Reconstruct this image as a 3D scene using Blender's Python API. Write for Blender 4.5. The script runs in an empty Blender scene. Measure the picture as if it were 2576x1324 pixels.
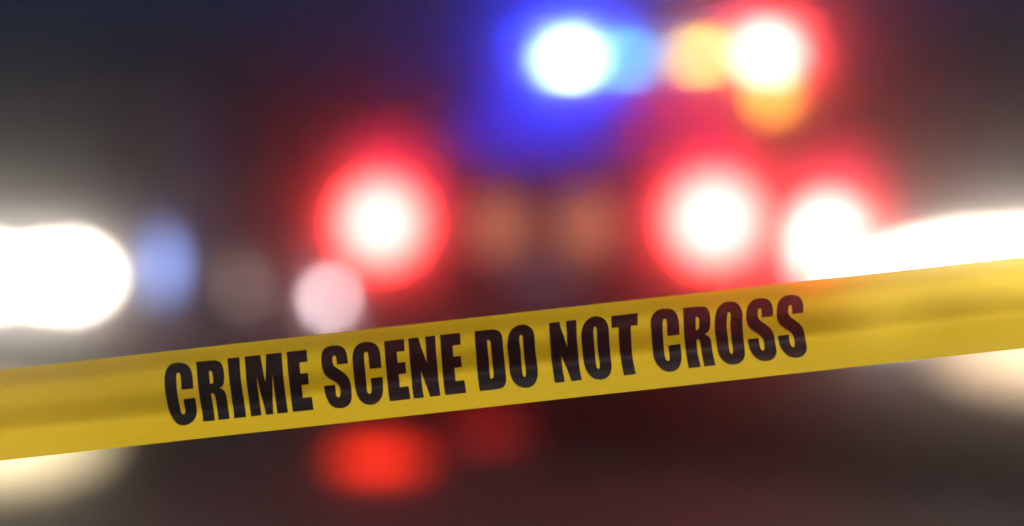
import bpy, bmesh, math, random
from mathutils import Vector, Matrix
from math import radians, sin, cos, pi
random.seed(7)
S = bpy.context.scene
COL = S.collection

# ------------------------------------------------------------------ camera, sky, exposure
CAM_H = 0.85
FOCUS = 1.35
cam_data = bpy.data.cameras.new('camera')
cam = bpy.data.objects.new('camera', cam_data)
COL.objects.link(cam)
cam.location = (0, 0, CAM_H)
cam.rotation_euler = (radians(90), 0, 0)
cam_data.sensor_width = 36
cam_data.lens = 36 * 4060 / 2576
cam_data.clip_start = 0.05
cam_data.clip_end = 2000
cam_data.dof.use_dof = True
cam_data.dof.focus_distance = FOCUS
cam_data.dof.aperture_fstop = 0.84        # a very fast lens, wide open
S.camera = cam

W = bpy.data.worlds.new('World')
S.world = W
W.use_nodes = True
nt = W.node_tree
nt.nodes.clear()
sky = nt.nodes.new('ShaderNodeTexSky')
sky.sky_type = 'NISHITA'
sky.sun_disc = False
sky.sun_elevation = radians(-1)
sky.sun_rotation = radians(200)
bg = nt.nodes.new('ShaderNodeBackground')
bg.inputs['Strength'].default_value = 0.15
wo = nt.nodes.new('ShaderNodeOutputWorld')
tint = nt.nodes.new('ShaderNodeMixRGB')            # night sky: cold blue
tint.blend_type = 'MULTIPLY'
tint.inputs[0].default_value = 1
tint.inputs[2].default_value = (0.05, 0.50, 2.0, 1)
nt.links.new(sky.outputs[0], tint.inputs[1])
nt.links.new(tint.outputs[0], bg.inputs['Color'])
nt.links.new(bg.outputs[0], wo.inputs['Surface'])

sun_d = bpy.data.lights.new('tape_front_fill', 'SUN')  # added fill for the front of the tape, no known source
sun_d.energy = 5.0
sun_d.angle = radians(0.5)
sun_d.color = (1.0, 0.96, 0.90)
sun = bpy.data.objects.new('tape_front_fill', sun_d)
COL.objects.link(sun)
# from high behind the photographer's right shoulder
sun.rotation_euler = Vector((-0.25, 0.82, -0.64)).to_track_quat('-Z', 'Y').to_euler()

S.view_settings.view_transform = 'Standard'
S.view_settings.look = 'None'
S.view_settings.exposure = 0
S.view_settings.gamma = 1
S.view_settings.use_curve_mapping = False
S.cycles.use_denoising = True
S.cycles.volume_bounces = 0
S.cycles.max_bounces = 6
S.cycles.sample_clamp_indirect = 4
S.cycles.caustics_reflective = False
S.cycles.caustics_refractive = False
S.cycles.use_adaptive_sampling = False

# ------------------------------------------------------------------ materials
def new_mat(name):
    m = bpy.data.materials.new(name)
    m.use_nodes = True
    m.node_tree.nodes.clear()
    out = m.node_tree.nodes.new('ShaderNodeOutputMaterial')
    return m, m.node_tree, out

def pbr(name, col, rough=0.5, metal=0.0, noise=0.15, scale=20, bump=0.0, coat=0.0, spec=0.5):
    m, t, out = new_mat(name)
    b = t.nodes.new('ShaderNodeBsdfPrincipled')
    tc = t.nodes.new('ShaderNodeTexCoord')
    n = t.nodes.new('ShaderNodeTexNoise')
    n.inputs['Scale'].default_value = scale
    n.inputs['Detail'].default_value = 6
    t.links.new(tc.outputs['Object'], n.inputs['Vector'])
    r = t.nodes.new('ShaderNodeValToRGB')
    r.color_ramp.elements[0].position = 0.3
    r.color_ramp.elements[1].position = 0.7
    r.color_ramp.elements[0].color = tuple(c * (1 - noise) for c in col) + (1,)
    r.color_ramp.elements[1].color = tuple(min(1, c * (1 + noise)) for c in col) + (1,)
    t.links.new(n.outputs['Fac'], r.inputs['Fac'])
    t.links.new(r.outputs['Color'], b.inputs['Base Color'])
    b.inputs['Roughness'].default_value = rough
    b.inputs['Metallic'].default_value = metal
    b.inputs['Coat Weight'].default_value = coat
    b.inputs['Specular IOR Level'].default_value = spec
    if bump:
        bp = t.nodes.new('ShaderNodeBump')
        bp.inputs['Strength'].default_value = bump
        bp.inputs['Distance'].default_value = 0.01
        t.links.new(n.outputs['Fac'], bp.inputs['Height'])
        t.links.new(bp.outputs['Normal'], b.inputs['Normal'])
    t.links.new(b.outputs[0], out.inputs['Surface'])
    return m

def lamp_mat(name, col, strength, hot=0.0, soft=1.6):
    """lit lens: bright and paler at the bulb (object centre), dimmer towards its rim"""
    m, t, out = new_mat(name)
    e = t.nodes.new('ShaderNodeEmission')
    tc = t.nodes.new('ShaderNodeTexCoord')
    mp = t.nodes.new('ShaderNodeMapping')
    mp.inputs['Location'].default_value = (-1, -1, -1)
    mp.inputs['Scale'].default_value = (2, 2, 2)
    ln = t.nodes.new('ShaderNodeVectorMath'); ln.operation = 'LENGTH'
    sx = t.nodes.new('ShaderNodeVectorMath'); sx.operation = 'MULTIPLY'
    sx.inputs[1].default_value = (1, 0, 1)
    t.links.new(tc.outputs['Generated'], mp.inputs['Vector'])
    t.links.new(mp.outputs[0], sx.inputs[0])
    t.links.new(sx.outputs[0], ln.inputs[0])
    r = t.nodes.new('ShaderNodeValToRGB')
    r.color_ramp.interpolation = 'B_SPLINE'
    r.color_ramp.elements[0].position = 0.0
    r.color_ramp.elements[0].color = (1, 1, 1, 1)
    r.color_ramp.elements[1].position = 1.0
    r.color_ramp.elements[1].color = (0.04, 0.04, 0.04, 1)
    t.links.new(ln.outputs['Value'], r.inputs['Fac'])
    mx = t.nodes.new('ShaderNodeMixRGB')
    mx.inputs[1].default_value = tuple(col) + (1,)
    mx.inputs[2].default_value = tuple(c + (1 - c) * hot for c in col) + (1,)
    t.links.new(r.outputs['Color'], mx.inputs[0])
    mu = t.nodes.new('ShaderNodeMath'); mu.operation = 'MULTIPLY'
    mu.inputs[1].default_value = strength
    t.links.new(r.outputs['Color'], mu.inputs[0])
    t.links.new(mx.outputs[0], e.inputs['Color'])
    t.links.new(mu.outputs[0], e.inputs['Strength'])
    t.links.new(e.outputs[0], out.inputs['Surface'])
    return m

M_ASPHALT = pbr('asphalt', (0.022, 0.022, 0.024), 0.85, 0, 0.35, 40, 0.35, spec=0.25)
M_LINE = pbr('road_paint', (0.6, 0.6, 0.57), 0.6, 0, 0.2, 30, 0.1)
M_BLACK = pbr('black_car_paint', (0.012, 0.012, 0.014), 0.3, 0, 0.1, 5, coat=0.6)
M_WHITE = pbr('white_car_paint', (0.72, 0.72, 0.72), 0.3, 0, 0.03, 5, coat=0.6)
M_SILVER = pbr('grey_car_paint', (0.05, 0.052, 0.056), 0.5, 0.2, 0.05, 5, coat=0.2)
M_GLASS = pbr('tinted_glass', (0.01, 0.012, 0.014), 0.45, 0, 0.1, 5)
M_RUBBER = pbr('tyre_rubber', (0.02, 0.02, 0.02), 0.85, 0, 0.2, 60, 0.3)
M_TRIM = pbr('black_plastic_trim', (0.02, 0.02, 0.021), 0.6, 0, 0.2, 50, 0.1)
M_RIM = pbr('steel_rim', (0.35, 0.35, 0.36), 0.35, 0.9, 0.1, 10)
M_PLATE = pbr('plate', (0.12, 0.13, 0.2), 0.5, 0, 0.05, 10)
M_HOUSE = pbr('lamp_housing', (0.03, 0.03, 0.03), 0.4, 0, 0.1, 10)

# colour = linear radiance ratios of each lamp
M_TAIL = lamp_mat('lit_tail_lamp', (1.0, 0.040, 0.034), 100, 0.016)
M_BAR_BLUE = lamp_mat('lit_blue_beacon', (0.008, 0.026, 1.0), 900, 0.05)
M_BAR_CYAN = lamp_mat('lit_pale_blue_module', (0.12, 0.75, 1.0), 30)
M_BAR_AMBER = lamp_mat('lit_amber_module', (1.0, 0.75, 0.14), 38)
M_BAR_RED = lamp_mat('lit_red_beacon', (1.0, 0.050, 0.042), 280, 0.02)
M_AMBER_LOW = lamp_mat('lit_amber_window_lamp', (1.0, 0.45, 0.04), 15)
M_AMBER_DIM = lamp_mat('dim_amber_lamp', (1.0, 0.36, 0.18), 1.2)
M_HEAD = lamp_mat('lit_headlamp', (1.0, 0.88, 0.75), 50)
M_GRILLE = lamp_mat('lit_grille_light', (1.0, 0.86, 0.72), 42)
M_HEAD_FAR = lamp_mat('lit_far_headlamp', (1.0, 0.78, 0.82), 56)
M_MARK_BLUE = lamp_mat('lit_blue_marker', (0.28, 0.42, 1.0), 6.5)
M_LOW = lamp_mat('lit_peach_low_lamp', (1.0, 0.70, 0.42), 3.2)
M_HEAD_R = lamp_mat('lit_headlamp_dimmer', (1.0, 0.90, 0.80), 20)
M_FOG = lamp_mat('lit_fog_lamp', (1.0, 0.80, 0.46), 4.2)
M_MARK_AMBER = lamp_mat('dim_tan_marker', (1.0, 0.7, 0.5), 2.2)
M_RED_HALO = lamp_mat('added_red_halo', (1.0, 0.012, 0.10), 2.1)  # dim red glow for the added halo panels
M_BLUE_HALO = lamp_mat('added_blue_halo', (0.002, 0.045, 1.0), 1.4)  # dim blue glow for the added halo panels
M_FLASH_RED = lamp_mat('lit_red_flasher', (1.0, 0.055, 0.045), 130, 0.03)
M_FLARE = lamp_mat('lit_road_flare', (1.0, 0.03, 0.01), 5.6)
M_FLARE2 = lamp_mat('dim_road_flare', (1.0, 0.03, 0.03), 1.3)

# ------------------------------------------------------------------ helpers
def link(name, bm, mat, parent=None, smooth=False, loc=(0, 0, 0), rot=(0, 0, 0), bevel=0):
    me = bpy.data.meshes.new(name)
    bmesh.ops.recalc_face_normals(bm, faces=bm.faces)
    bm.to_mesh(me)
    bm.free()
    me.materials.append(mat)
    if smooth:
        for p in me.polygons:
            p.use_smooth = True
    o = bpy.data.objects.new(name, me)
    COL.objects.link(o)
    o.location = loc
    o.rotation_euler = rot
    if parent:
        o.parent = parent
    if bevel:
        b = o.modifiers.new('bevel', 'BEVEL')
        b.width = bevel
        b.segments = 2
        b.limit_method = 'ANGLE'
    return o

def thing(name, label, cat, loc=(0, 0, 0), rz=0, group=None):
    o = bpy.data.objects.new(name, None)
    COL.objects.link(o)
    o.location = loc
    o.rotation_euler = (0, 0, rz)
    o['label'] = label
    o['category'] = cat
    if group:
        o['group'] = group
    return o

def box(x0, x1, y0, y1, z0, z1, bm=None):
    bm = bm or bmesh.new()
    v = [bm.verts.new(p) for p in ((x0, y0, z0), (x1, y0, z0), (x1, y1, z0), (x0, y1, z0),
                                   (x0, y0, z1), (x1, y0, z1), (x1, y1, z1), (x0, y1, z1))]
    for f in ((0, 1, 2, 3), (4, 5, 6, 7), (0, 1, 5, 4), (1, 2, 6, 5), (2, 3, 7, 6), (3, 0, 4, 7)):
        bm.faces.new([v[i] for i in f])
    return bm

def lathe(profile, n=24, axis='Z', bm=None):
    bm = bm or bmesh.new()
    rings = []
    for r, h in profile:
        ring = []
        for i in range(n):
            a = 2 * pi * i / n
            p = (r * cos(a), r * sin(a), h) if axis == 'Z' else (h, r * cos(a), r * sin(a))
            ring.append(bm.verts.new(p))
        rings.append(ring)
    for a, b in zip(rings, rings[1:]):
        for i in range(n):
            bm.faces.new((a[i], a[(i + 1) % n], b[(i + 1) % n], b[i]))
    bm.faces.new(rings[0])
    bm.faces.new(rings[-1])
    return bm

def lens_cap(hx, hz, depth, n=12):
    """a shallow oval lens bulging along +y"""
    bm = bmesh.new()
    rings = []
    for f, d in ((1.0, 0.0), (0.75, 0.66)):
        rings.append([bm.verts.new((hx * f * cos(2 * pi * i / n), depth * d, hz * f * sin(2 * pi * i / n))) for i in range(n)])
    top = bm.verts.new((0, depth, 0))
    a, b = rings
    for i in range(n):
        j = (i + 1) % n
        bm.faces.new((a[i], a[j], b[j], b[i]))
        bm.faces.new((b[i], b[j], top))
    return bm

def lamp(name, parent, mat, loc, hx, hz, facing, depth=0.03):
    """lens (emitting) in a dark housing; facing = angle about z of its outward direction (0 = +y)"""
    h = link(name, lens_cap(hx, hz, depth), mat, parent, True, loc, (0, 0, facing))
    hb = box(-hx - 0.015, hx + 0.015, -0.05, -0.003, -hz - 0.015, hz + 0.015)
    link('lamp_housing', hb, M_HOUSE, h, False, bevel=0.01)
    return h

# ------------------------------------------------------------------ the setting
def sheet(name, x0, x1, y0, y1, z, mat):
    bm = bmesh.new()
    bm.faces.new([bm.verts.new(p) for p in ((x0, y0, z), (x1, y0, z), (x1, y1, z), (x0, y1, z))])
    o = link(name, bm, mat)
    o['kind'] = 'structure'
    return o
sheet('road', -300, 300, -100, 500, 0, M_ASPHALT)

# ------------------------------------------------------------------ vehicles
def tumble(z, hw):
    """half width of the body at height z"""
    if z < 0.5:
        return hw * (0.94 + 0.06 * z / 0.5)
    if z < 1.08:
        return hw
    return hw * (1 - 0.24 * ((z - 1.08) / 0.72) ** 1.15)

def arch(cy, r, z0, n=9):
    return [(cy - r * cos(pi * i / (n - 1)) * 1.0, z0 + r * sin(pi * i / (n - 1))) for i in range(n)]

def vehicle(name, label, loc, rz, paint, lower=None, group='police vehicles around the scene', zs=1.0):
    """sport utility body, +y forward, origin on the road under its centre; zs = height scale"""
    t = thing(name, label, 'police car', loc, rz, group)
    hw = 0.97
    out = [(-2.42, 0.42)] + [(-1.78, 0.34)][:1] + arch(-1.40, 0.40, 0.34)[1:-1] + [(-1.0, 0.30), (1.05, 0.30)] \
        + arch(1.45, 0.40, 0.34)[1:-1] + [(1.86, 0.36), (2.40, 0.42), (2.45, 0.62), (2.41, 0.88), (2.28, 0.99), (1.20, 1.10)]
    belt = [(-2.40, 1.10), (-2.45, 0.80)]
    def extrude(poly, zs=zs):
        bm = bmesh.new()
        L = [bm.verts.new((-tumble(z, hw) * (0.94 if abs(y) > 2.2 else 1.0), y, z * zs)) for y, z in poly]
        R = [bm.verts.new((tumble(z, hw) * (0.94 if abs(y) > 2.2 else 1.0), y, z * zs)) for y, z in poly]
        n = len(poly)
        bm.faces.new(L)
        bm.faces.new(R[::-1])
        for i in range(n):
            j = (i + 1) % n
            bm.faces.new((L[i], L[j], R[j], R[i]))
        bmesh.ops.triangulate(bm, faces=[f for f in bm.faces if len(f.verts) > 4])
        return bm
    link('body', extrude(out + belt), lower or paint, t, bevel=0.03)
    cab = [(-2.36, 1.102), (1.10, 1.102), (0.35, 1.70), (-0.10, 1.79), (-1.60, 1.80), (-2.02, 1.74)]
    link('cabin', extrude(cab), paint, t, bevel=0.03)
    # glass, 4 mm proud of the cabin
    def side(poly, s):
        bm = bmesh.new()
        a = [bm.verts.new((s * (tumble(z, hw) + 0.006), y, z * zs)) for y, z in poly]
        b = [bm.verts.new((s * (tumble(z, hw) - 0.012), y, z * zs)) for y, z in poly]
        bm.faces.new(a); bm.faces.new(b[::-1])
        for i in range(len(poly)):
            j = (i + 1) % len(poly)
            bm.faces.new((a[i], a[j], b[j], b[i]))
        return bm
    for s in (-1, 1):
        link('side_window', side([(-0.38, 1.15), (0.92, 1.15), (0.36, 1.62), (-0.38, 1.70)], s), M_GLASS, t)
        link('side_window', side([(-1.38, 1.15), (-0.46, 1.15), (-0.46, 1.70), (-1.38, 1.71)], s), M_GLASS, t)
        link('quarter_window', side([(-2.12, 1.17), (-1.46, 1.15), (-1.46, 1.71), (-1.90, 1.68)], s), M_GLASS, t)
    def pane(y0, z0, y1, z1, off):
        bm = bmesh.new()
        w0, w1 = tumble(z0, hw) - 0.10, tumble(z1, hw) - 0.09
        pts = [(-w0, y0, z0 * zs), (w0, y0, z0 * zs), (w1, y1, z1 * zs), (-w1, y1, z1 * zs)]
        a = [bm.verts.new((x, y + off, z)) for x, y, z in pts]
        b = [bm.verts.new((x, y - off, z)) for x, y, z in pts]
        bm.faces.new(a); bm.faces.new(b[::-1])
        for i in range(4):
            bm.faces.new((a[i], a[(i + 1) % 4], b[(i + 1) % 4], b[i]))
        return bm
    link('windscreen', pane(1.02, 1.17, 0.42, 1.65, 0.012), M_GLASS, t)
    link('rear_window', pane(-2.325, 1.20, -2.07, 1.68, 0.012), M_GLASS, t)
    # wheels
    for s in (-1, 1):
        for y in (-1.40, 1.45):
            w = link('wheel', lathe([(0.34, -0.11), (0.365, -0.08), (0.37, 0.08), (0.34, 0.11)], 28, 'X'),
                     M_RUBBER, t, True, (s * 0.86, y, 0.37))
            link('rim', lathe([(0.22, -0.006), (0.20, 0.012 * s), (0.06, 0.018 * s)], 20, 'X'), M_RIM, w, True, (s * 0.112, 0, 0))
        m = link('mirror', box(-0.10, 0.10, -0.05, 0.05, -0.08, 0.08), M_TRIM, t, loc=(s * 1.05, 0.82, 1.17 * zs), bevel=0.02)
        for y in (0.10, -0.85):
            link('door_handle', box(-0.012, 0.012, -0.09, 0.09, -0.014, 0.014), M_TRIM, t, loc=(s * (hw + 0.012), y - 0.22, 1.0 * zs), bevel=0.005)
        link('door_seam', box(-0.003, 0.003, -0.006, 0.006, -0.32, 0.32), M_TRIM, t, loc=(s * (hw + 0.002), -0.42, 0.74 * zs))
    # bumpers, grille, plate
    link('rear_bumper', box(-0.88, 0.88, -2.52, -2.40, 0.40 * zs, 0.62 * zs), M_TRIM, t, bevel=0.03)
    link('front_bumper', box(-0.88, 0.88, 2.42, 2.53, 0.38 * zs, 0.58 * zs), M_TRIM, t, bevel=0.03)
    g = link('grille', box(-0.42, 0.42, 2.43, 2.455, 0.64 * zs, 0.86 * zs), M_TRIM, t, bevel=0.01)
    for k in range(4):
        link('grille_bar', box(-0.40, 0.40, 2.456, 2.468, (0.67 + 0.045 * k) * zs, (0.685 + 0.045 * k) * zs), M_RIM, g)
    p = link('licence_plate', box(-0.16, 0.16, -2.47, -2.455, 0.70 * zs, 0.86 * zs), M_PLATE, t)
    return t

def light_bar(t, y, z, lit=None):
    bar = link('light_bar', box(-0.68, 0.68, -0.15, 0.15, -0.035, 0.0), M_TRIM, t, loc=(0, y, z), bevel=0.015)
    for s in (-1, 1):
        link('mounting_foot', box(-0.03, 0.03, -0.08, 0.08, -0.10, -0.036), M_TRIM, bar, loc=(s * 0.52, 0, 0))
    return bar

def module(bar, x, mat, hw, name='beacon_module', h=0.07):
    link(name, box(-hw, hw, -0.11, 0.11, 0.003, 0.003 + h), mat, bar, loc=(x, 0, 0), bevel=0.0)

# --- the patrol car seen from behind, lightbar lit
A_YAW = radians(20)
hA = Vector((sin(A_YAW), cos(A_YAW), 0))
cA = Vector((0.14, 7.0, 0)) + 2.44 * hA
carA = vehicle('police_car', 'patrol car seen from behind with blue and red roof beacons and red tail lamps lit',
               cA, -A_YAW, M_BLACK)
for s in (-1, 1):
    lamp('tail_lamp', carA, M_TAIL, (s * 0.76, -2.47, 1.03), 0.19, 0.18, pi)
    lamp('tail_halo_panel', carA, M_RED_HALO, (s * 0.75, -2.41, 1.07), 0.26, 0.40, pi, 0.02)  # added glowing panel, widens the red halo round the tail lamp
lamp('amber_warning_lamp', carA, M_AMBER_DIM, (-0.19, -2.47, 1.01), 0.15, 0.15, pi)
lamp('amber_warning_lamp', carA, M_AMBER_DIM, (0.20, -2.47, 1.01), 0.15, 0.15, pi)
lamp('side_warning_lamp', carA, M_AMBER_LOW, (0.82, -1.70, 1.62), 0.11, 0.11, pi)
bar = light_bar(carA, -0.24, 1.865)
lamp('window_halo_panel', carA, M_BLUE_HALO, (-0.10, -2.27, 1.46), 0.42, 0.22, pi, 0.02)  # added blue glow over the rear window, spreads the beacon halo downwards
lamp('window_halo_panel', carA, M_RED_HALO, (0.60, -2.27, 1.46), 0.26, 0.22, pi, 0.02)  # added red glow beside it, for the same purpose
for x0, x1, mt in ((-0.45, -0.32, M_BLUE_HALO), (0.34, 0.44, M_RED_HALO), (-0.80, -0.68, M_BLUE_HALO), (0.68, 0.80, M_RED_HALO)):
    module(bar, (x0 + x1) / 2, mt, (x1 - x0) / 2, 'beacon_halo_block', 0.22)  # added dim glowing blocks that broaden the beacon halos
module(bar, -0.56, M_BAR_BLUE, 0.14, h=0.22)
module(bar, -0.24, M_BAR_CYAN, 0.085, h=0.16)
module(bar, 0.19, M_BAR_AMBER, 0.11, h=0.16)
module(bar, 0.56, M_BAR_RED, 0.14, h=0.22)

# --- car at the left facing us
carL = vehicle('police_car', 'dark grey patrol car facing the tape, white headlamps glaring beside a small blue lamp',
               (-2.43, 8.47, 0), pi, M_SILVER)
for s in (-1, 1):
    lamp('headlamp', carL, M_HEAD, (s * 0.72, 2.47, 0.80), 0.22, 0.12, 0)
lamp('grille_light', carL, M_HEAD, (-0.10, 2.49, 0.80), 0.66, 0.13, 0)
for s in (-1, 1):
    lamp('fog_lamp', carL, M_FOG, (s * 0.50, 2.56, 0.21), 0.49, 0.20, 0)
lamp('fender_marker', carL, M_MARK_BLUE, (-0.99, 1.85, 0.84), 0.24, 0.15, pi / 2)
lamp('fender_marker', carL, M_MARK_AMBER, (-0.99, 0.10, 0.77), 0.16, 0.12, pi / 2)

# --- car at the right facing us
carR = vehicle('police_car', 'black patrol car facing the tape with a red corner flasher and glaring white headlamps',
               (2.77, 8.34, 0), pi - radians(15), M_BLACK)
for s in (-1, 1):
    lamp('headlamp', carR, M_HEAD_R, (s * 0.68, 2.47, 0.73), 0.28, 0.17, 0)
lamp('grille_light', carR, M_GRILLE, (0.16, 2.49, 0.83), 0.62, 0.13, 0)
for x in (0.18, -0.68):
    lamp('fog_lamp', carR, M_LOW, (x, 2.56, 0.53), 0.42, 0.17, 0)
lamp('corner_flasher', carR, M_FLASH_RED, (0.96, 2.26, 0.93), 0.18, 0.18, -pi / 5)
lamp('flasher_halo_panel', carR, M_RED_HALO, (0.93, 2.20, 0.98), 0.28, 0.38, -pi / 5, 0.02)  # added glow behind the flasher to enlarge its halo

# --- far car, partly behind the first
carD = vehicle('police_car', 'dark patrol car farther down the road with one pale headlamp showing',
               (-0.47, 13.4, 0), pi, M_BLACK, zs=0.85)
for s in (-1, 1):
    lamp('headlamp', carD, M_HEAD_FAR, (s * 0.74, 2.47, 0.61), 0.08, 0.07, 0)

# --- road flares
def flare(label, x, y, mat, r=0.20):
    t = thing('road_flare', label, 'road flare', (x, y, 0), 0, 'red warning flares on the road')
    link('flare_base', lathe([(r + 0.02, 0.002), (r + 0.02, 0.02), (r, 0.03)], 20), M_TRIM, t)
    link('flare_lens', lathe([(r, 0.031), (r, 0.08), (r * 0.6, 0.13)], 12), mat, t)
flare('bright red warning flare on the road behind the left tail lamp', -0.53, 6.45, M_FLARE)
flare('dim red warning flare on the road under the patrol car', -0.11, 7.5, M_FLARE2)

# ------------------------------------------------------------------ haze
hz = box(-301, 301, -101, 501, -1, 3.4)
ho = bpy.data.meshes.new('haze')
hz.to_mesh(ho); hz.free()
haze = bpy.data.objects.new('haze', ho)
COL.objects.link(haze)
haze['kind'] = 'stuff'
m, t_, out = new_mat('haze_air')
v = t_.nodes.new('ShaderNodeVolumePrincipled')
v.inputs['Color'].default_value = (0.95, 0.95, 0.95, 1)
v.inputs['Density'].default_value = 0.125
v.inputs['Anisotropy'].default_value = 0.986
t_.links.new(v.outputs[0], out.inputs['Volume'])
ho.materials.append(m)

# ------------------------------------------------------------------ the tape
PX = FOCUS / 4060.0                        # metres per unit of the lettering's drawing grid
SLOPE = math.atan(284 / 2576)
T_C = Vector((0, FOCUS, CAM_H - (901 - 662) * PX))
T_U = Vector((cos(SLOPE), 0, sin(SLOPE)))
T_V = Vector((-sin(SLOPE), 0, cos(SLOPE)))
T_HALF = 0.0375

def sm(x, a, b):
    x = max(0.0, min(1.0, (x - a) / (b - a)))
    return x * x * (3 - 2 * x)

def tape_depth(u, v):
    """distance of the sheet towards the camera: lengthwise folds that wander"""
    w = v / T_HALF
    c = -0.02 + 0.10 * sin(u * 5.3 + 0.6) + 0.05 * sin(u * 13 + 2)      # fold line
    d = 0.0090 * sm(w, c - 0.42, c + 0.36)                             # a crease facing the ground
    d += 0.0190 * max(0.0, c - 0.12 - w) * sm(w, c - 0.10, c - 0.60)   # below it the sheet leans back
    d += 0.0050 * sm(w, 0.55, 1.05)
    d += 0.0016 * sin(u * 7.1 + w * 1.2) + 0.0006 * sin(u * 23 + w * 2.5)
    d += 0.00025 * sin(u * 61 + w * 5) * sin(u * 17)
    return d

def tape_pt(u, v, lift=0.0):
    return T_C + T_U * u + T_V * v + Vector((0, -1, 0)) * (tape_depth(u, v) - 0.004 + lift)

m_tape, t_, out = new_mat('yellow_plastic_tape')
N = t_.nodes
def mixs(a, b, f):
    x = N.new('ShaderNodeMixShader')
    x.inputs[0].default_value = f
    t_.links.new(a.outputs[0], x.inputs[1]); t_.links.new(b.outputs[0], x.inputs[2])
    return x
tc = N.new('ShaderNodeTexCoord')
nz = N.new('ShaderNodeTexNoise'); nz.inputs['Scale'].default_value = 900; nz.inputs['Detail'].default_value = 3
t_.links.new(tc.outputs['Object'], nz.inputs['Vector'])
rp = N.new('ShaderNodeValToRGB')
rp.color_ramp.elements[0].position = 0.3; rp.color_ramp.elements[1].position = 0.7
rp.color_ramp.elements[0].color = (0.84, 0.57, 0.010, 1)
rp.color_ramp.elements[1].color = (0.92, 0.66, 0.014, 1)
t_.links.new(nz.outputs['Fac'], rp.inputs['Fac'])
bp = N.new('ShaderNodeBump'); bp.inputs['Strength'].default_value = 0.15; bp.inputs['Distance'].default_value = 0.0004
t_.links.new(nz.outputs['Fac'], bp.inputs['Height'])
dif = N.new('ShaderNodeBsdfDiffuse'); trl = N.new('ShaderNodeBsdfTranslucent')
gls = N.new('ShaderNodeBsdfGlossy'); gls.inputs['Roughness'].default_value = 0.6
trp = N.new('ShaderNodeBsdfTransparent'); trp.inputs['Color'].default_value = (1.0, 0.78, 0.12, 1)
for s_ in (dif, trl):
    t_.links.new(rp.outputs['Color'], s_.inputs['Color'])
    t_.links.new(bp.outputs['Normal'], s_.inputs['Normal'])
x = mixs(dif, trl, 0.32)
x = mixs(x, gls, 0.012)
x = mixs(x, trp, 0.04)
t_.links.new(x.outputs[0], out.inputs['Surface'])

bm = bmesh.new()
NU, NV = 900, 28
UL = 1.6
grid = [[bm.verts.new(tape_pt(-UL + 2 * UL * i / NU, -T_HALF + 2 * T_HALF * j / NV)) for j in range(NV + 1)] for i in range(NU + 1)]
for i in range(NU):
    for j in range(NV):
        bm.faces.new((grid[i][j], grid[i + 1][j], grid[i + 1][j + 1], grid[i][j + 1]))
tape = link('barrier_tape', bm, m_tape, None, True)
tape['label'] = 'yellow plastic barrier tape with black capitals stretched slantwise across the view'
tape['category'] = 'barrier tape'

m_ink, t_, out = new_mat('black_ink')
N = t_.nodes
b = N.new('ShaderNodeBsdfPrincipled')
tc = N.new('ShaderNodeTexCoord')
nz = N.new('ShaderNodeTexNoise'); nz.inputs['Scale'].default_value = 700
t_.links.new(tc.outputs['Object'], nz.inputs['Vector'])
rp = N.new('ShaderNodeValToRGB')
rp.color_ramp.elements[0].color = (0.003, 0.003, 0.003, 1); rp.color_ramp.elements[1].color = (0.008, 0.007, 0.007, 1)
t_.links.new(nz.outputs['Fac'], rp.inputs['Fac'])
t_.links.new(rp.outputs['Color'], b.inputs['Base Color'])
b.inputs['Roughness'].default_value = 0.55
b.inputs['Specular IOR Level'].default_value = 0.12
t_.links.new(b.outputs[0], out.inputs['Surface'])

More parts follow.
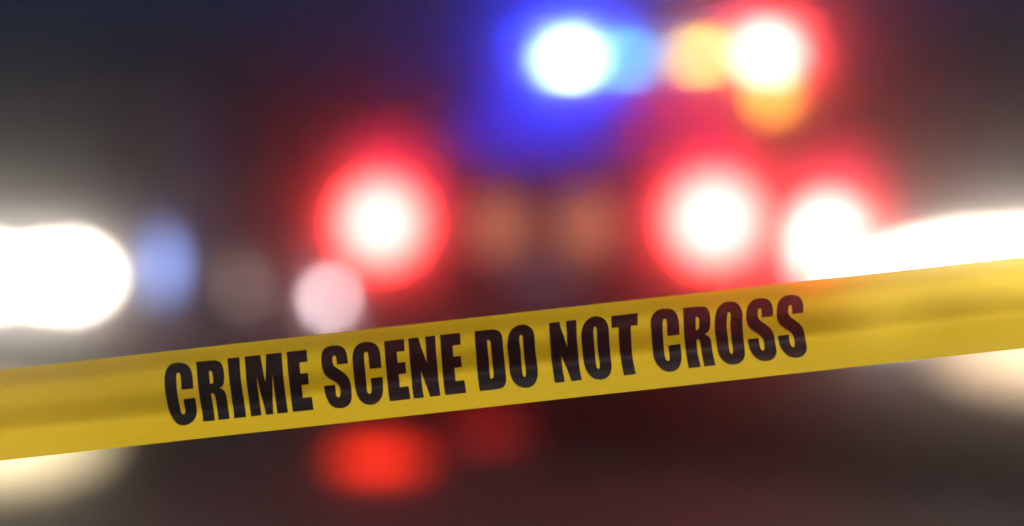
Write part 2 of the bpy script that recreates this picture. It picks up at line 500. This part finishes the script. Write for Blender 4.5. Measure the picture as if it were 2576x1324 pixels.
# outlines: 's' smooth points, 'c' corners, on the drawing grids of four stretches of the print
Z1, Z2, Z3, Z4 = (440, 920, 4.4125), (880, 880, 4.4125), (1320, 840, 4.4125), (1800, 800, 4.414)
S2 = "1485,171 1545,177 1595,208 1625,260 1634,320 1632,390c 1497,405c 1496,340 1492,305 1475,294 1457,303 1447,345 1450,400 1475,440 1530,482 1590,525 1640,580 1668,650 1680,730 1685,820 1672,870 1635,915 1580,938 1520,943 1460,928 1405,885 1370,830 1353,770 1340,682c 1475,666c 1480,730 1492,790 1505,815 1520,820 1538,808 1544,780 1540,710 1520,660 1470,615 1410,575 1355,535 1322,480 1307,410 1310,330 1328,260 1370,205 1425,177"
LETTERS = [
 ('C', Z1, "300,437 365,448 415,485 445,540 462,620 470,755c 325,772c 318,680 313,600 303,570 287,561 270,568 260,600 262,680 272,860 285,1000 295,1055 310,1080 328,1088 343,1080 348,1055 345,990 336,895c 481,878c 490,980 493,1060 485,1110 455,1165 400,1203 335,1214 275,1203 215,1160 165,1090 143,1020 130,900 120,780 114,650 118,590 140,520 180,470 235,443", None),
 ('R', Z1, "508,429c 640,415 740,409 795,425 830,470 848,540 853,620 848,690 825,730 782,752c 825,770 855,805 868,860 876,960 885,1020 913,1133c 777,1149c 750,1040 742,980 736,900 728,845 712,822 680,817c 690,930 697,1000 730,1155c 583,1169c 553,1020 546,960 535,800 520,600",
  "662,537c 690,540 706,555 711,590 717,660 712,690 676,705c 670,620"),
 ('I', Z1, "896,384c 1043,370c 1050,520 1064,700 1078,880 1085,960 1119,1111c 972,1128c 938,960 930,820 915,640", None),
 ('M', Z1, "1107,363c 1298,342c 1325,480 1345,600 1360,682c 1366,600 1368,450 1372,333c 1564,313c 1570,420 1583,600 1592,760 1600,880 1612,950 1640,1053c 1511,1068c 1482,960 1470,860 1462,720 1453,570c 1447,700 1438,850 1436,920 1445,1000 1457,1073c 1368,1084c 1325,960 1300,860 1280,740 1257,603c 1262,760 1272,920 1285,990 1310,1088c 1182,1104c 1150,980 1142,880 1132,720 1120,540", None),
 ('E', Z1, "1627,305c 1873,278c 1882,422c 1783,435c 1793,577c 1887,567c 1893,704c 1801,717c 1812,883c 1922,870c 1958,1018c 1702,1046c 1672,930 1663,860 1652,640 1638,480", None),
 ('S', Z2, "290,401 345,408 395,440 425,500 436,570 441,621c 305,636c 300,570 292,535 275,524 256,535 248,575 253,620 275,660 330,700 390,745 435,795 462,870 472,950 482,1050 475,1100 440,1145 385,1170 325,1175 265,1160 205,1115 165,1050 145,990 137,911c 271,896c 277,960 285,1020 300,1045 318,1051 334,1040 339,1005 333,930 315,890 270,850 215,815 160,770 130,700 116,620 112,540 125,480 160,435 220,408", None),
 ('C', Z2, "680,357 745,365 800,402 835,470 845,540 850,600 855,675c 709,691c 703,620 695,530 688,490 668,480 648,490 641,540 650,680 657,820 665,940 675,985 690,1003 705,1006 720,998 725,970 722,900 715,814c 861,798c 867,900 870,980 860,1035 825,1090 775,1122 710,1133 650,1120 590,1078 545,1010 522,930 514,820 505,680 498,560 503,495 530,430 575,385 625,363", None),
 ('E', Z2, "891,348c 1137,322c 1143,466c 1045,479c 1055,620c 1147,610c 1156,747c 1062,760c 1077,926c 1187,912c 1217,1060c 963,1089c 938,980 925,880 917,760 905,580", None),
 ('N', Z2, "1191,315c 1314,301c 1340,400 1380,510 1417,622c 1415,540 1408,400 1399,293c 1523,278c 1527,400 1540,600 1550,760 1560,860 1588,1018c 1462,1033c 1430,950 1390,860 1360,780 1339,707c 1343,800 1352,880 1365,960 1383,1041c 1261,1055c 1238,950 1225,840 1215,700 1202,500", None),
 ('E', Z2, "1584,270c 1829,244c 1836,387c 1736,401c 1745,543c 1838,533c 1848,671c 1755,683c 1770,849c 1880,836c 1906,983c 1650,1012c 1625,890 1612,780 1606,640 1594,440", None),
 ('D', Z3, "70,401c 200,386 300,380 355,392 395,430 412,490 420,600 437,780 450,900 458,1010 445,1065 410,1097 350,1113 134,1140c 110,1000 98,880 92,740 78,560",
  "222,508c 250,510 265,530 270,580 280,700 292,840 303,950 298,980 262,998c 250,900 240,740 226,600"),
 ('O', Z3, "655,319 715,328 765,362 798,420 808,480 818,640 838,780 850,920 838,1000 800,1060 745,1090 685,1096 620,1082 560,1035 520,970 500,890 492,740 476,620 474,530 490,445 530,375 590,333",
  "645,445 660,458 668,520 680,680 692,800 704,920 700,958 684,970 668,958 658,910 645,780 635,640 620,520 625,460"),
 ('N', Z3, "989,298c 1114,285c 1135,370 1165,450 1190,530 1216,607c 1214,540 1207,400 1197,275c 1320,261c 1328,380 1333,520 1352,680 1365,840 1375,920 1393,1000c 1266,1015c 1235,930 1200,840 1165,760 1142,690c 1147,780 1158,880 1168,950 1183,1023c 1060,1038c 1040,900 1025,780 1012,640 998,480", None),
 ('O', Z3, "1570,217 1630,228 1680,263 1712,320 1724,380 1733,520 1750,680 1763,820 1755,890 1725,950 1670,985 1605,994 1540,980 1480,930 1440,860 1420,780 1405,640 1390,500 1388,420 1405,340 1450,270 1510,228",
  "1557,343 1573,355 1580,400 1585,500 1600,660 1618,800 1616,855 1598,868 1582,855 1570,800 1560,680 1545,540 1534,420 1540,358"),
 ('T', Z3, "1756,214c 2080,178c 2083,320c 1995,332c 2000,440 2012,600 2030,760 2040,840 2058,926c 1912,944c 1895,850 1885,760 1865,600 1852,470 1848,349c 1761,358c", None),
 ('C', Z4, "315,299 375,305 430,345 462,410 473,490 484,617c 338,633c 330,560 325,460 315,430 298,423 280,432 272,480 277,600 290,740 303,860 315,920 330,945 345,949 362,938 367,910 363,850 354,758c 500,740c 508,800 513,880 505,950 475,1020 430,1058 370,1073 310,1070 245,1030 195,970 170,900 160,800 145,680 133,570 126,510 130,430 155,370 200,325 255,303", None),
 ('R', Z4, "527,292c 660,277 760,272 810,285 843,330 860,400 862,480 857,550 835,590 793,617c 840,640 872,675 888,740 900,840 908,910 922,995c 786,1010c 772,920 765,840 756,750 745,700 728,682 698,680c 708,780 717,880 738,1015c 592,1031c 578,920 568,800 550,660 537,520 530,400",
  "678,399c 705,402 722,418 726,460 726,530 715,556 684,566c 680,480"),
 ('O', Z4, "1110,212 1165,220 1215,258 1248,315 1260,370 1261,460 1272,580 1290,710 1298,800 1290,880 1262,935 1205,975 1135,987 1070,975 1010,930 975,870 962,800 948,690 925,570 919,480 925,380 950,300 1000,240 1055,217",
  "1092,337 1108,348 1114,390 1113,490 1125,600 1143,710 1153,800 1150,845 1133,861 1115,850 1108,800 1095,690 1073,580 1065,490 1070,370 1078,345"),
 ('S', Z4, S2, None),
 ('S', (1800 + 375 / 4.414, 800 - 42 / 4.414, 4.414), S2, None),
]

def outline(txt, frame):
    ox, oy, sc = frame
    P = []
    for w in txt.split():
        c = w.endswith('c')
        a, b_ = w.rstrip('c').split(',')
        P.append((Vector((ox + float(a) / sc, oy + float(b_) / sc)) * (2576 / 2880), c))
    res = []
    n = len(P)
    for i in range(n):
        p1, c1 = P[i]
        p2, c2 = P[(i + 1) % n]
        res.append(p1)
        if c1 and c2:
            continue
        p0 = 2 * p1 - p2 if c1 else P[i - 1][0]
        p3 = 2 * p2 - p1 if c2 else P[(i + 2) % n][0]
        # centripetal tangents keep uneven spacings from overshooting
        d = (p2 - p1).length
        m1 = (p2 - p0) / max((p2 - p1).length + (p1 - p0).length, 1e-6) * d
        m2 = (p3 - p1) / max((p3 - p2).length + (p2 - p1).length, 1e-6) * d
        for k in (0.25, 0.5, 0.75):
            h = k
            res.append((2*h**3 - 3*h*h + 1) * p1 + (h**3 - 2*h*h + h) * m1 + (-2*h**3 + 3*h*h) * p2 + (h**3 - h*h) * m2)
    return res

def to_uv(p):
    wx = (p.x - 1288) * PX
    wz = (662 - p.y) * PX + CAM_H
    d = Vector((wx, 0, wz - T_C.z))
    return d.dot(T_U), d.dot(T_V)

for ch, frame, o_txt, h_txt in LETTERS:
    cu = bpy.data.curves.new('outline', 'CURVE')
    cu.dimensions = '2D'
    cu.fill_mode = 'FRONT'
    for txt in (o_txt, h_txt):
        if not txt:
            continue
        pts = outline(txt, frame)
        sp = cu.splines.new('POLY')
        sp.points.add(len(pts) - 1)
        for q, p in zip(sp.points, pts):
            uu, vv = to_uv(p)
            q.co = (uu * 100, vv * 100, 0, 1)
        sp.use_cyclic_u = True
    co = bpy.data.objects.new('outline', cu)
    COL.objects.link(co)
    dg = bpy.context.evaluated_depsgraph_get()
    me0 = bpy.data.meshes.new_from_object(co.evaluated_get(dg))
    bpy.data.objects.remove(co)
    bm = bmesh.new()
    bm.from_mesh(me0)
    bpy.data.meshes.remove(me0)
    # cut across so that the print follows the folds
    for k in range(-24, 24):
        g = bm.verts[:] + bm.edges[:] + bm.faces[:]
        bmesh.ops.bisect_plane(bm, geom=g, plane_co=(0, k * 0.12, 0), plane_no=(0, 1, 0))
    xs = [v_.co.x for v_ in bm.verts]
    k = math.floor(min(xs) / 0.3)
    while k * 0.3 < max(xs):
        g = bm.verts[:] + bm.edges[:] + bm.faces[:]
        bmesh.ops.bisect_plane(bm, geom=g, plane_co=(k * 0.3 + 0.011, 0, 0), plane_no=(1, 0, 0))
        k += 1
    for v_ in bm.verts:
        v_.co = tape_pt(v_.co.x / 100, v_.co.y / 100, 0.0006)
    me = bpy.data.meshes.new('letter')
    bm.to_mesh(me); bm.free()
    me.materials.append(m_ink)
    for p in me.polygons:
        p.use_smooth = True
    o = bpy.data.objects.new('letter', me)
    COL.objects.link(o)
    o.parent = tape
